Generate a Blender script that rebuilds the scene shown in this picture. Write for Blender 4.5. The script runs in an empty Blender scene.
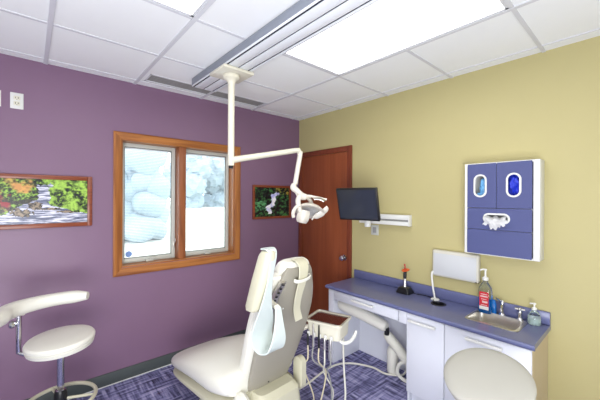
import bpy, bmesh, math, random
from mathutils import Vector, Matrix, noise
random.seed(7)
PI = math.pi
scene = bpy.context.scene
COL = scene.collection

# ---------------------------------------------------------------- camera
H = 2.604                                   # ceiling height
CAM = Vector((-2.6425, -3.0295, 1.5918))
fwd = Vector((0.65999963, 0.75126522, -0.00102633))
right = Vector((0.75126022, -0.65998869, 0.00479688))
up = Vector((-0.00292636, 0.00393698, 0.99998797))
cd = bpy.data.cameras.new('camera')
cam = bpy.data.objects.new('camera', cd)
COL.objects.link(cam)
cam.matrix_world = Matrix(((right.x, up.x, -fwd.x, CAM.x), (right.y, up.y, -fwd.y, CAM.y),
                           (right.z, up.z, -fwd.z, CAM.z), (0, 0, 0, 1)))
cd.sensor_width = 36.0
cd.lens = 308.14 / 600 * 36.0
cd.shift_y = -1.465 / 600
cd.clip_start = 0.02
cd.clip_end = 300
scene.camera = cam

# ---------------------------------------------------------------- world, exposure
w = bpy.data.worlds.new('sky')
scene.world = w
w.use_nodes = True
bg = w.node_tree.nodes['Background']
bg.inputs[0].default_value = (0.86, 0.94, 1.0, 1)
bg.inputs[1].default_value = 3.6
vs = scene.view_settings
vs.view_transform = 'Standard'
vs.look = 'None'
vs.gamma = 1
vs.use_curve_mapping = False
vs.exposure = 0.17
PANEL = 4.0                                 # brightness of the ceiling light diffusers


def area(name, loc, target, sx, sy, power, col=(1, 1, 1)):
    ld = bpy.data.lights.new(name, 'AREA')
    ld.shape = 'RECTANGLE'
    ld.size, ld.size_y, ld.energy, ld.color = sx, sy, power, col
    lo = bpy.data.objects.new(name, ld)
    COL.objects.link(lo)
    lo.location = loc
    lo.rotation_euler = (Vector(target) - Vector(loc)).to_track_quat('-Z', 'Y').to_euler()
    return lo


# added unseen fill lights behind the viewpoint, brightening the ceiling and the room
area('fill_light', (-3.1, -3.55, .75), (-1.9, -1.9, 2.6), 1.6, 1.6, 92, (.96, .98, 1.0))
area('fill_light', (-3.2, -3.8, 1.3), (-1.5, 0, .7), 1.0, 1.0, 3, (.97, .98, 1.0))


# ---------------------------------------------------------------- materials
def s2l(c):
    return tuple(((v / 255) / 12.92 if v / 255 <= 0.04045 else ((v / 255 + 0.055) / 1.055) ** 2.4) for v in c)


def mat(name, rgb, rough=0.5, metal=0.0, var=0.04, vscale=6.0, bump=0.0, bscale=80.0, coat=0.0, trans=0.0, ior=1.45, emit=0, spec=0.5):
    m = bpy.data.materials.new(name)
    m.use_nodes = True
    nt = m.node_tree
    b = nt.nodes['Principled BSDF']
    c = s2l(rgb)
    tc = nt.nodes.new('ShaderNodeTexCoord')
    n = nt.nodes.new('ShaderNodeTexNoise')
    n.inputs['Scale'].default_value = vscale
    n.inputs['Detail'].default_value = 3
    nt.links.new(tc.outputs['Object'], n.inputs['Vector'])
    mix = nt.nodes.new('ShaderNodeMix')
    mix.data_type = 'RGBA'
    mix.inputs[6].default_value = (*[v * (1 - var) for v in c], 1)
    mix.inputs[7].default_value = (*[min(1, v * (1 + var)) for v in c], 1)
    nt.links.new(n.outputs['Fac'], mix.inputs[0])
    nt.links.new(mix.outputs[2], b.inputs['Base Color'])
    b.inputs['Roughness'].default_value = rough
    b.inputs['Metallic'].default_value = metal
    b.inputs['IOR'].default_value = ior
    b.inputs['Specular IOR Level'].default_value = spec
    b.inputs['Coat Weight'].default_value = coat
    b.inputs['Transmission Weight'].default_value = trans
    if emit:
        b.inputs['Emission Color'].default_value = (*c, 1)
        b.inputs['Emission Strength'].default_value = emit
    if bump:
        n2 = nt.nodes.new('ShaderNodeTexNoise')
        n2.inputs['Scale'].default_value = bscale
        n2.inputs['Detail'].default_value = 4
        nt.links.new(tc.outputs['Object'], n2.inputs['Vector'])
        bp = nt.nodes.new('ShaderNodeBump')
        bp.inputs['Strength'].default_value = bump
        bp.inputs['Distance'].default_value = 0.004
        nt.links.new(n2.outputs['Fac'], bp.inputs['Height'])
        nt.links.new(bp.outputs['Normal'], b.inputs['Normal'])
    return m


def ramp_node(nt, stops):
    r = nt.nodes.new('ShaderNodeValToRGB')
    e = r.color_ramp.elements
    while len(e) < len(stops):
        e.new(0.5)
    for i, (p, c) in enumerate(stops):
        e[i].position = p
        e[i].color = (*s2l(c), 1)
    return r


def wood(name, dark, light, axis='Z', rough=0.35, scale=1.0):
    m = bpy.data.materials.new(name)
    m.use_nodes = True
    nt = m.node_tree
    b = nt.nodes['Principled BSDF']
    tc = nt.nodes.new('ShaderNodeTexCoord')
    mp = nt.nodes.new('ShaderNodeMapping')
    sc = [38 * scale] * 3
    sc['XYZ'.index(axis)] = 2.2 * scale
    mp.inputs['Scale'].default_value = sc
    nt.links.new(tc.outputs['Object'], mp.inputs['Vector'])
    n = nt.nodes.new('ShaderNodeTexNoise')
    n.inputs['Scale'].default_value = 1.0
    n.inputs['Detail'].default_value = 6
    n.inputs['Distortion'].default_value = 0.6
    nt.links.new(mp.outputs['Vector'], n.inputs['Vector'])
    r = ramp_node(nt, [(0.3, dark), (0.7, light)])
    nt.links.new(n.outputs['Fac'], r.inputs[0])
    nt.links.new(r.outputs[0], b.inputs['Base Color'])
    b.inputs['Roughness'].default_value = rough
    bp = nt.nodes.new('ShaderNodeBump')
    bp.inputs['Strength'].default_value = 0.08
    bp.inputs['Distance'].default_value = 0.002
    nt.links.new(n.outputs['Fac'], bp.inputs['Height'])
    nt.links.new(bp.outputs['Normal'], b.inputs['Normal'])
    return m


def carpet_mat():
    m = bpy.data.materials.new('patterned_carpet')
    m.use_nodes = True
    nt = m.node_tree
    b = nt.nodes['Principled BSDF']
    tc = nt.nodes.new('ShaderNodeTexCoord')

    def mapped(scale, rot=0):
        mp = nt.nodes.new('ShaderNodeMapping')
        mp.inputs['Scale'].default_value = scale
        mp.inputs['Rotation'].default_value = (0, 0, rot)
        nt.links.new(tc.outputs['Object'], mp.inputs['Vector'])
        return mp.outputs['Vector']

    def nz(vec, detail=3):
        n = nt.nodes.new('ShaderNodeTexNoise')
        n.inputs['Scale'].default_value = 1.0
        n.inputs['Detail'].default_value = detail
        nt.links.new(vec, n.inputs['Vector'])
        return n.outputs['Fac']

    def brick(vec, sc, mortar=0.02):
        n = nt.nodes.new('ShaderNodeTexBrick')
        n.inputs['Scale'].default_value = sc
        n.inputs['Mortar Size'].default_value = mortar
        n.inputs['Color1'].default_value = (0, 0, 0, 1)
        n.inputs['Color2'].default_value = (1, 1, 1, 1)
        n.inputs['Mortar'].default_value = (0.5, 0.5, 0.5, 1)
        nt.links.new(vec, n.inputs['Vector'])
        return n.outputs['Color']

    def mix(f, a, c, mode='MIX'):
        x = nt.nodes.new('ShaderNodeMix')
        x.data_type = 'RGBA'
        x.blend_type = mode
        if isinstance(f, float):
            x.inputs[0].default_value = f
        else:
            nt.links.new(f, x.inputs[0])
        for s, v in ((6, a), (7, c)):
            if isinstance(v, tuple):
                x.inputs[s].default_value = v
            else:
                nt.links.new(v, x.inputs[s])
        return x.outputs[2]
    a = nz(mapped((3, 42, 1)), 4)
    c = nz(mapped((40, 3.5, 1)), 4)
    k = brick(mapped((1, 1, 1)), 4.2)
    st = mix(k, a, c)
    r = ramp_node(nt, [(0.34, (64, 60, 82)), (0.46, (106, 105, 144)), (0.55, (150, 148, 190)), (0.68, (194, 190, 218))])
    nt.links.new(st, r.inputs[0])
    red = nz(mapped((9, 22, 1), 0.0), 1)
    rr = ramp_node(nt, [(0.64, (0, 0, 0)), (0.76, (190, 190, 190))])
    nt.links.new(red, rr.inputs[0])
    col = mix(rr.outputs[0], r.outputs[0], (*s2l((78, 52, 76)), 1))
    nt.links.new(col, b.inputs['Base Color'])
    b.inputs['Roughness'].default_value = 0.95
    b.inputs['Specular IOR Level'].default_value = 0.1
    bn = nz(mapped((380, 380, 380)), 2)
    bp = nt.nodes.new('ShaderNodeBump')
    bp.inputs['Strength'].default_value = 0.35
    bp.inputs['Distance'].default_value = 0.004
    nt.links.new(bn, bp.inputs['Height'])
    nt.links.new(bp.outputs['Normal'], b.inputs['Normal'])
    return m


def print_mat(name):
    m = bpy.data.materials.new(name)
    m.use_nodes = True
    nt = m.node_tree
    b = nt.nodes['Principled BSDF']
    a = nt.nodes.new('ShaderNodeVertexColor')
    a.layer_name = 'print'
    nt.links.new(a.outputs['Color'], b.inputs['Base Color'])
    b.inputs['Roughness'].default_value = 0.25
    return m


def glass_mat(name, rgb=(255, 255, 255), rough=0.0):
    m = bpy.data.materials.new(name)
    m.use_nodes = True
    b = m.node_tree.nodes['Principled BSDF']
    b.inputs['Base Color'].default_value = (*s2l(rgb), 1)
    b.inputs['Transmission Weight'].default_value = 1
    b.inputs['Roughness'].default_value = rough
    b.inputs['IOR'].default_value = 1.4
    return m


def pane_mat(name):
    """thin window glass: clear with a fresnel reflection"""
    m = bpy.data.materials.new(name)
    m.use_nodes = True
    nt = m.node_tree
    nt.nodes.clear()
    o = nt.nodes.new('ShaderNodeOutputMaterial')
    t = nt.nodes.new('ShaderNodeBsdfTransparent')
    g = nt.nodes.new('ShaderNodeBsdfGlossy')
    g.inputs['Roughness'].default_value = 0.02
    f = nt.nodes.new('ShaderNodeFresnel')
    f.inputs['IOR'].default_value = 1.35
    x = nt.nodes.new('ShaderNodeMixShader')
    nt.links.new(f.outputs[0], x.inputs[0])
    nt.links.new(t.outputs[0], x.inputs[1])
    nt.links.new(g.outputs[0], x.inputs[2])
    nt.links.new(x.outputs[0], o.inputs['Surface'])
    return m


M = dict(
    purple=mat('purple_wall_paint', (128, 99, 124), 0.40, bump=0.12, bscale=140, var=0.02),
    yellow=mat('olive_yellow_wall_paint', (186, 176, 126), 0.55, bump=0.12, bscale=140, var=0.02),
    cream=mat('cream_wall_paint', (222, 224, 226), 0.6, bump=0.1, bscale=140, var=0.02),
    tile=mat('ceiling_tile', (242, 244, 244), 0.9, bump=0.25, bscale=220, var=0.015),
    tbar=mat('white_ceiling_grid', (212, 213, 218), 0.4),
    rubber_base=mat('charcoal_vinyl_baseboard', (72, 78, 78), 0.55),
    carpet=carpet_mat(),
    oak=wood('golden_oak_horizontal', (136, 78, 34), (190, 124, 62), 'X'),
    oak_v=wood('golden_oak_vertical', (130, 74, 32), (184, 118, 58), 'Z'),
    jamb=wood('stained_jamb_wood', (120, 66, 36), (164, 98, 56), 'Z'),
    door=wood('mahogany_door_veneer', (132, 66, 36), (152, 80, 46), 'Z', 0.35, 0.5),
    casing=wood('mahogany_casing', (108, 50, 30), (130, 64, 40), 'Z', 0.35),
    frame=wood('cherry_picture_frame', (112, 50, 28), (146, 74, 44), 'X', 0.3),
    vinyl=mat('grey_white_vinyl_sash', (196, 198, 190), 0.4),
    gasket=mat('dark_window_gasket', (88, 90, 88), 0.6),
    blind=mat('white_blind_slat', (236, 240, 244), 0.5),
    pane=pane_mat('window_glass'),
    print=print_mat('landscape_print'),
    white_lam=mat('white_laminate', (221, 223, 232), 0.35, var=0.01),
    ivory_plastic=mat('ivory_plastic', (208, 205, 192), 0.4, var=0.01),
    grey_white=mat('pale_grey_panel', (200, 202, 204), 0.5, var=0.01),
    shaded_white=mat('shade_tinted_white_laminate', (206, 188, 152), 0.45, var=0.02),  # white end panel; its shade and yellow wall bounce put into the colour
    blue_top=mat('blue_laminate_worktop', (100, 105, 146), 0.28, var=0.06, vscale=120, coat=0.2),
    blue_panel=mat('blue_linen_laminate', (78, 84, 130), 0.5, var=0.08, vscale=220, bump=0.1, bscale=300),
    white_plastic=mat('white_plastic', (224, 224, 220), 0.35, var=0.01),
    cream_plastic=mat('cream_enamel', (220, 216, 198), 0.35, var=0.015, coat=0.2),
    back_shell=mat('warm_grey_plastic_shell', (152, 147, 134), 0.45, var=0.015, bump=0.05),
    vinyl_cream=mat('cream_vinyl_upholstery', (224, 222, 211), 0.38, var=0.02, bump=0.08, bscale=300, coat=0.15),
    vinyl_tan=mat('ivory_vinyl_upholstery', (200, 196, 172), 0.42, var=0.02, bump=0.08, bscale=300),
    vinyl_dimmed=mat('dimmed_vinyl_upholstery', (176, 174, 166), 0.45, var=0.02, bump=0.08, bscale=300),  # near stool seat, colour darkened to offset the strong light on it
    band=mat('pale_blue_white_band', (192, 201, 198), 0.4, var=0.01),
    chrome=mat('chrome', (215, 215, 218), 0.12, 1.0, var=0.0),
    steel=mat('brushed_steel', (220, 216, 208), 0.28, 1.0, var=0.04, vscale=40),
    alu=mat('satin_aluminium_track', (150, 156, 168), 0.4, 0.4, var=0.02),
    alu_lt=mat('pale_aluminium_track', (244, 248, 252), 0.35, 0.0, var=0.01),
    dark=mat('black_plastic', (22, 22, 26), 0.35),
    groove=mat('navy_shadow_groove', (26, 28, 48), 0.6),
    screen=mat('dark_glossy_screen', (46, 50, 60), 0.12, var=0.0, coat=0.6),
    brown_pad=mat('dark_red_brown_tray_mat', (74, 38, 36), 0.18, var=0.1, coat=0.5),
    beige_tube=mat('beige_rubber_hose', (206, 196, 168), 0.5),
    grey_tube=mat('grey_rubber_hose', (150, 150, 148), 0.5),
    white_tube=mat('white_rubber_hose', (222, 220, 208), 0.45),
    orange=mat('translucent_orange_shield', (214, 84, 32), 0.25),
    red=mat('red_plastic', (178, 34, 40), 0.4),
    label_red=mat('red_paper_label', (196, 36, 48), 0.5),
    clear=glass_mat('clear_plastic', (235, 242, 248), 0.05),
    bluegel=mat('blue_liquid', (20, 112, 196), 0.12, var=0.05, coat=0.5),
    softgreen=mat('pale_green_soap', (222, 240, 230), 0.15, var=0.03, coat=0.5),
    glove_lt=mat('light_blue_gloves', (112, 176, 226), 0.5, var=0.25, vscale=40),
    glove_dk=mat('royal_blue_gloves', (32, 52, 190), 0.5, var=0.3, vscale=40),
    tissue=mat('white_tissue', (244, 244, 244), 0.8, var=0.02),
    beige_pl=mat('beige_light_equipment_plastic', (226, 224, 214), 0.4, var=0.02),
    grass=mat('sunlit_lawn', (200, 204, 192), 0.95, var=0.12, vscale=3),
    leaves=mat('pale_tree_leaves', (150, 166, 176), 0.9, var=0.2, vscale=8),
    bark=mat('tree_bark', (110, 100, 92), 0.9, var=0.2),
    sticker=mat('blue_round_sticker', (120, 150, 205), 0.5),
    lamp=mat('lit_diffuser', (255, 253, 248), 0.6, var=0.0, emit=PANEL),
    vent=mat('grey_vent_metal', (150, 150, 148), 0.5),
    reflector=mat('faceted_mirror_reflector', (222, 224, 220), 0.35, 0.2, var=0.35, vscale=60),
    lamp_white=mat('white_lamp_enamel', (226, 220, 208), 0.3, var=0.01, coat=0.3),
)


# ---------------------------------------------------------------- mesh helpers
def V(*a):
    return Vector(a)


def box(bm, a, b, bev=0.0, seg=2, mat4=None):
    lo = [min(a[i], b[i]) for i in range(3)]
    hi = [max(a[i], b[i]) for i in range(3)]
    r = bmesh.ops.create_cube(bm, size=1)
    vs_ = r['verts']
    for v in vs_:
        for i in range(3):
            v.co[i] = lo[i] + (v.co[i] + 0.5) * (hi[i] - lo[i])
    if bev > 0:
        es = list({e for v in vs_ for e in v.link_edges})
        rb = bmesh.ops.bevel(bm, geom=es + vs_, offset=bev, segments=seg, affect='EDGES', profile=0.5)
        vs_ = list({v for f in rb['faces'] for v in f.verts} | {v for v in vs_ if v.is_valid})
    if mat4 is not None:
        bmesh.ops.transform(bm, matrix=mat4, verts=vs_)
    return vs_


def BX(a, b, bev=0.0, seg=2):
    bm = bmesh.new()
    box(bm, a, b, bev, seg)
    return bm


def frames(pts):
    n = len(pts)
    T = []
    for i in range(n):
        t = (pts[min(i + 1, n - 1)] - pts[max(i - 1, 0)])
        T.append(t.normalized() if t.length > 1e-9 else V(0, 0, 1))
    ref = V(0, 0, 1) if abs(T[0].z) < 0.9 else V(1, 0, 0)
    N = (ref - T[0] * ref.dot(T[0])).normalized()
    out = []
    for t in T:
        N = (N - t * N.dot(t))
        N = N.normalized() if N.length > 1e-6 else V(1, 0, 0)
        out.append((t, N, t.cross(N)))
    return out


def smooth_path(pts, n=8, closed=False):
    """Catmull-Rom through the points"""
    pts = [Vector(p) for p in pts]
    if len(pts) < 3:
        return pts
    out = []
    m = len(pts)
    for i in range(m - 1):
        p0 = pts[max(i - 1, 0)]
        p1, p2 = pts[i], pts[i + 1]
        p3 = pts[min(i + 2, m - 1)]
        for k in range(n):
            t = k / n
            out.append(0.5 * ((2 * p1) + (p2 - p0) * t + (2 * p0 - 5 * p1 + 4 * p2 - p3) * t * t + (3 * p1 - p0 - 3 * p2 + p3) * t ** 3))
    out.append(pts[-1])
    return out


def tube(bm, pts, r, seg=10, cap=True, closed=False):
    pts = [Vector(p) for p in pts]
    n = len(pts)
    rr = r if isinstance(r, (list, tuple)) else [r] * n
    fr = frames(pts)
    rings = []
    for i in range(n):
        t, N, B = fr[i]
        rings.append([bm.verts.new(pts[i] + (N * math.cos(2 * PI * k / seg) + B * math.sin(2 * PI * k / seg)) * rr[i]) for k in range(seg)])
    for i in range(n - 1 if not closed else n):
        a, b = rings[i], rings[(i + 1) % n]
        for k in range(seg):
            bm.faces.new((a[k], a[(k + 1) % seg], b[(k + 1) % seg], b[k]))
    if cap and not closed:
        bm.faces.new(rings[0][::-1])
        bm.faces.new(rings[-1])


def TB(pts, r, seg=10, sm=0):
    bm = bmesh.new()
    if sm:
        if isinstance(r, (list, tuple)):
            q = smooth_path([(i, v, 0) for i, v in enumerate(r)], sm)
            r = [v.y for v in q]
        pts = smooth_path(pts, sm)
    tube(bm, pts, r, seg)
    return bm


def lathe(bm, prof, c=(0, 0, 0), seg=32, axis=None):
    """prof: list of (radius, height); revolved about z (or about axis)"""
    c = Vector(c)
    if axis is None:
        q = Matrix.Identity(3)
    else:
        q = Vector(axis).normalized().to_track_quat('Z', 'Y').to_matrix()
    rings = []
    for (r, z) in prof:
        if r < 1e-6:
            rings.append([bm.verts.new(c + q @ V(0, 0, z))])
        else:
            rings.append([bm.verts.new(c + q @ V(r * math.cos(2 * PI * k / seg), r * math.sin(2 * PI * k / seg), z)) for k in range(seg)])
    for a, b in zip(rings[:-1], rings[1:]):
        for k in range(seg):
            k2 = (k + 1) % seg
            if len(a) == 1 and len(b) == 1:
                continue
            if len(a) == 1:
                bm.faces.new((a[0], b[k2], b[k]))
            elif len(b) == 1:
                bm.faces.new((a[k], a[k2], b[0]))
            else:
                bm.faces.new((a[k], a[k2], b[k2], b[k]))


def LT(prof, c=(0, 0, 0), seg=32, axis=None):
    bm = bmesh.new()
    lathe(bm, prof, c, seg, axis)
    return bm


def loft(bm, sections, cap=True):
    rings = [[bm.verts.new(p) for p in s] for s in sections]
    n = len(rings[0])
    for a, b in zip(rings[:-1], rings[1:]):
        for k in range(n):
            bm.faces.new((a[k], a[(k + 1) % n], b[(k + 1) % n], b[k]))
    if cap:
        bm.faces.new(rings[0][::-1])
        bm.faces.new(rings[-1])


def rrect(w, h, r, n=5):
    """rounded rectangle outline (2D), centred"""
    r = min(r, w / 2 - 1e-4, h / 2 - 1e-4)
    out = []
    for cx, cy, a0 in ((w / 2 - r, h / 2 - r, 0), (-w / 2 + r, h / 2 - r, 90), (-w / 2 + r, -h / 2 + r, 180), (w / 2 - r, -h / 2 + r, 270)):
        for k in range(n + 1):
            a = math.radians(a0 + 90 * k / n)
            out.append((cx + r * math.cos(a), cy + r * math.sin(a)))
    return out


def plate(outer, holes, f, t0, t1):
    """extruded 2D outline with holes; f(u, v, t) gives a 3D point"""
    bm = bmesh.new()
    loops = []
    edges = []
    for lp in [outer] + list(holes):
        vv = [bm.verts.new(f(u, v, t0)) for u, v in lp]
        loops.append(vv)
        for i in range(len(vv)):
            edges.append(bm.edges.new((vv[i], vv[(i + 1) % len(vv)])))
    bmesh.ops.triangle_fill(bm, edges=edges, use_beauty=True, use_dissolve=False)
    faces = bm.faces[:]
    r = bmesh.ops.extrude_face_region(bm, geom=faces)
    off = f(0, 0, t1) - f(0, 0, t0)
    bmesh.ops.translate(bm, verts=[g for g in r['geom'] if isinstance(g, bmesh.types.BMVert)], vec=off)
    return bm


def ribbon(path, wdir, width, th, sm=8):
    """flat band: path of points, width direction per point or one"""
    bm = bmesh.new()
    n0 = len(path)
    wd = wdir if isinstance(wdir, list) else [wdir] * n0
    ws = width if isinstance(width, list) else [width] * n0
    P = smooth_path(path, sm)
    W = smooth_path(wd, sm)
    S = [v.x for v in smooth_path([(a, 0, 0) for a in ws], sm)]
    secs = []
    for i, p in enumerate(P):
        t = (P[min(i + 1, len(P) - 1)] - P[max(i - 1, 0)]).normalized()
        wv = W[i] - t * W[i].dot(t)
        wv.normalize()
        nn = t.cross(wv)
        a, b = wv * S[i] / 2, nn * th / 2
        e = wv * (S[i] / 2 - th * 0.4)
        secs.append([p + a * 1.0, p + e + b, p - e + b, p - a, p - e - b, p + e - b])
    loft(bm, secs)
    return bm


# ---------------------------------------------------------------- objects
def finish(name, bm, m, smooth=True, angle=35):
    bmesh.ops.recalc_face_normals(bm, faces=bm.faces[:])
    me = bpy.data.meshes.new(name)
    bm.to_mesh(me)
    bm.free()
    for mm in (m if isinstance(m, list) else [m]):
        me.materials.append(mm)
    if smooth:
        me.polygons.foreach_set('use_smooth', [True] * len(me.polygons))
        try:
            me.set_sharp_from_angle(angle=math.radians(angle))
        except Exception:
            pass
    o = bpy.data.objects.new(name, me)
    COL.objects.link(o)
    return o


def wmat(p):
    mt = Matrix.Identity(4)
    while p is not None:
        mt = p.matrix_basis @ mt
        p = p.parent
    return mt


def part(name, bm, m, parent, local=False, angle=35, label=None):
    """mesh in world coordinates (or in the thing's own if local) as a part of a thing"""
    if local:
        root = parent
        while root.parent is not None:
            root = root.parent
        bm.transform(root.matrix_basis)
    bm.transform(wmat(parent).inverted())
    o = finish(name, bm, m, angle=angle)
    o.parent = parent
    if label:
        o['label'] = label
    return o


def tag(o, label=None, cat=None, group=None, kind=None):
    for k, v in (('label', label), ('category', cat), ('group', group), ('kind', kind)):
        if v:
            o[k] = v
    return o


def thing(name, loc, label=None, cat=None, rotz=0.0, group=None, kind=None):
    o = bpy.data.objects.new(name, None)
    COL.objects.link(o)
    o.empty_display_size = 0.05
    o.location = loc
    o.rotation_euler = (0, 0, rotz)
    o.matrix_basis = Matrix.Translation(Vector(loc)) @ Matrix.Rotation(rotz, 4, 'Z')
    return tag(o, label, cat, group, kind)


def single(name, bm, m, label, cat, group=None, angle=35, origin=None):
    if origin is not None:
        bm.transform(Matrix.Translation(-Vector(origin)))
    o = finish(name, bm, m, angle=angle)
    if origin is not None:
        o.location = origin
    return tag(o, label, cat, group)


def struct(name, bm, m, parent=None):
    if parent is None:
        return tag(finish(name, bm, m), kind='structure')
    return part(name, bm, m, parent)


def copy_tree(o, parent=None):
    c = o.copy()
    COL.objects.link(c)
    if parent is not None:
        c.parent = parent
    for ch in list(o.children):
        copy_tree(ch, c)
    return c


# ================================================================ the room
X0, X1, Y0, Y1 = -4.4, 0.0, -4.985, 0.0     # room box; corner of purple and yellow walls at the origin
WX0, WX1, WZ0, WZ1 = -2.045, -0.945, 0.98, 2.10   # window opening
WT = .19
struct('floor', BX((X0 - .15, Y0 - .15, -.1), (X1 + .15, Y1 + .15, 0)), M['carpet'])
bm = bmesh.new()
box(bm, (X0 - .15, 0, 0), (WX0, WT, H + .1))
box(bm, (WX1, 0, 0), (.15, WT, H + .1))
box(bm, (WX0, 0, 0), (WX1, WT, WZ0))
box(bm, (WX0, 0, WZ1), (WX1, WT, H + .1))
struct('wall_front', bm, M['purple'])
struct('wall_right', BX((0, Y0 - .15, 0), (.15, 0, H + .1)), M['yellow'])
struct('wall_left', BX((X0 - .15, Y0 - .15, 0), (X0, 0, H + .1)), M['cream'])
struct('wall_back', BX((X0, Y0 - .15, 0), (0, Y0, H + .1)), M['cream'])
struct('baseboard_front', BX((X0, -.012, 0), (0, 0, .104), .003), M['rubber_base'])
struct('trim_1', BX((X0, -.019, 0), (0, -.0125, .006)), M['white_plastic'])
struct('baseboard_right', BX((-.012, Y0, 0), (0, -2.66, .104), .003), M['rubber_base'])
struct('baseboard_left', BX((X0, Y0 + .012, 0), (X0 + .012, -.012, .104), .003), M['rubber_base'])
struct('baseboard_back', BX((X0 + .012, Y0, 0), (-.012, Y0 + .012, .104), .003), M['rubber_base'])

# ceiling: tiles laid in a white grid, with openings for the light panels
S = .6096
GX = [0, -.115] + [-(.7247 + S * i) for i in range(6)] + [X0]
GY = [0, -.105] + [-(.7149 + S * i) for i in range(7)] + [Y0]
LIGHTS = [(2, 3), (4, 3), (6, 5), (3, 7)]     # (x cell, first y cell), each two cells long; last two unseen, added for light
skip = set()
for (i, j) in LIGHTS:
    skip |= {(i, j), (i, j + 1)}
VENT = (-1.90, -.74, -.325, -.135)
bm = bmesh.new()
for i in range(len(GX) - 1):
    for j in range(len(GY) - 1):
        if (i, j) in skip:
            continue
        xa, xb, ya, yb = GX[i + 1], GX[i], GY[j + 1], GY[j]
        if j == 1 and xb <= VENT[1] + .2 and xa >= VENT[0] - .2:
            box(bm, (xa, ya, H), (xb, VENT[2], H + .03))
            box(bm, (xa, VENT[3], H), (xb, yb, H + .03))
            if xa < VENT[0]:
                box(bm, (xa, VENT[2], H), (VENT[0], VENT[3], H + .03))
            if xb > VENT[1]:
                box(bm, (VENT[1], VENT[2], H), (xb, VENT[3], H + .03))
            continue
        box(bm, (xa, ya, H), (xb, yb, H + .03))
struct('ceiling', bm, M['tile'])
struct('ceiling_deck', BX((X0, Y0, H + .12), (X1, Y1, H + .2)), M['tile'])
bm = bmesh.new()
for i, x in enumerate(GX[1:-1]):
    wd = .013 if i else .004
    cuts = [(Y0, 0)]
    for (a, b) in LIGHTS:
        pass
    box(bm, (x - wd, Y0, H - .007), (x + wd, 0, H - .0005))
for j, y in enumerate(GY[1:-1]):
    wd = .011 if j else .004
    segs = []
    for i in range(len(GX) - 1):
        inside = any(i == a and j + 1 == b + 1 for a, b in LIGHTS)
        if not inside:
            segs.append((GX[i + 1], GX[i]))
    for a, b in segs:
        box(bm, (a, y - wd, H - .006), (b, y + wd, H - .0005))
struct('trim_2', bm, M['tbar'])

# air vent slot in the ceiling along the purple wall
t = thing('air_vent', (-1.32, -.21, H), 'long narrow grey air vent slot in the ceiling above the purple wall', 'air vent')
bm = bmesh.new()
for a, b in (((VENT[0], VENT[2]), (VENT[1], VENT[2] + .012)), ((VENT[0], VENT[3] - .012), (VENT[1], VENT[3])),
             ((VENT[0], VENT[2]), (VENT[0] + .012, VENT[3])), ((VENT[1] - .012, VENT[2]), (VENT[1], VENT[3]))):
    box(bm, (*a, H - .004), (*b, H + .03))
part('frame', bm, M['tbar'], t)
bm = bmesh.new()
for k in range(5):
    y = VENT[2] + .014 + k * .033
    box(bm, (VENT[0] + .012, y, H + .003), (VENT[1] - .012, y + .022, H + .02))
part('louvre', bm, M['vent'], t)
part('duct', BX((VENT[0], VENT[2], H + .035), (VENT[1], VENT[3], H + .06)), M['vent'], t)

# ceiling lights
LL = ['glaring white ceiling light panel above the counter, beside the track',
      'white ceiling light panel near the purple wall, left of the track',
      'added unseen ceiling light panel on the far left behind the viewpoint',
      'added unseen ceiling light panel behind the viewpoint, nearest the back wall']
for n, (i, j) in enumerate(LIGHTS):
    xa, xb, ya, yb = GX[i + 1] + .014, GX[i] - .014, GY[j + 2] + .012, GY[j] - .012
    t = thing('ceiling_light', ((xa + xb) / 2, (ya + yb) / 2, H), LL[n], 'ceiling light')
    bm = bmesh.new()
    for a, b in (((xa, ya), (xb, ya + .015)), ((xa, yb - .015), (xb, yb)), ((xa, ya), (xa + .015, yb)), ((xb - .015, ya), (xb, yb))):
        box(bm, (*a, H - .004), (*b, H + .05))
    box(bm, (xa, ya, H + .05), (xb, yb, H + .06))
    part('frame', bm, M['tbar'], t)
    part('diffuser', BX((xa + .0155, ya + .0155, H + .004), (xb - .0155, yb - .0155, H + .012)), M['lamp'], t)

# ---------------------------------------------------------------- window
t = thing('window_1', (-1.495, 0, WZ0), kind='structure')
ox0, ox1, oz0, oz1 = -2.106, -.878, .911, 2.158
cw = .062


def casing(xa, za, xb, zb, sides):
    pass


for nm, pts in (('casing', None),):
    prof = [(0, .0), (0, .016), (.012, .022), (.05, .016), (.066, .010), (.066, 0)]
    # mitred frame: loft the profile round the four corners
    for k, (p, q, mt) in enumerate((((ox0, oz0), (ox1, oz0), 'oak'), ((ox1, oz0), (ox1, oz1), 'oak_v'), ((ox1, oz1), (ox0, oz1), 'oak'), ((ox0, oz1), (ox0, oz0), 'oak_v'))):
        bm = bmesh.new()
        cxm, czm = (ox0 + ox1) / 2, (oz0 + oz1) / 2
        secs = []
        for (x, z) in (p, q):
            sx = 1 if x < cxm else -1
            sz = 1 if z < czm else -1
            secs.append([V(x + sx * u, -v, z + sz * u) for u, v in prof])
        loft(bm, secs)
        part('casing', bm, M[mt], t, angle=20)
bm = bmesh.new()
for a, b in (((WX0, .0, WZ0), (WX0 + .012, .18, WZ1)), ((WX1 - .012, .0, WZ0), (WX1, .18, WZ1))):
    box(bm, a, b)
part('jamb', bm, M['oak_v'], t)
part('head_jamb', BX((WX0 + .0125, 0, WZ1 - .012), (WX1 - .0125, .18, WZ1)), M['oak'], t)
part('sill', BX((WX0 + .0125, 0, WZ0), (WX1 - .0125, .18, WZ0 + .012)), M['oak'], t)
mx = -1.512
part('mullion', BX((mx - .035, .006, WZ0 + .0125), (mx + .035, .17, WZ1 - .0125), .004), M['jamb'], t)
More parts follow.
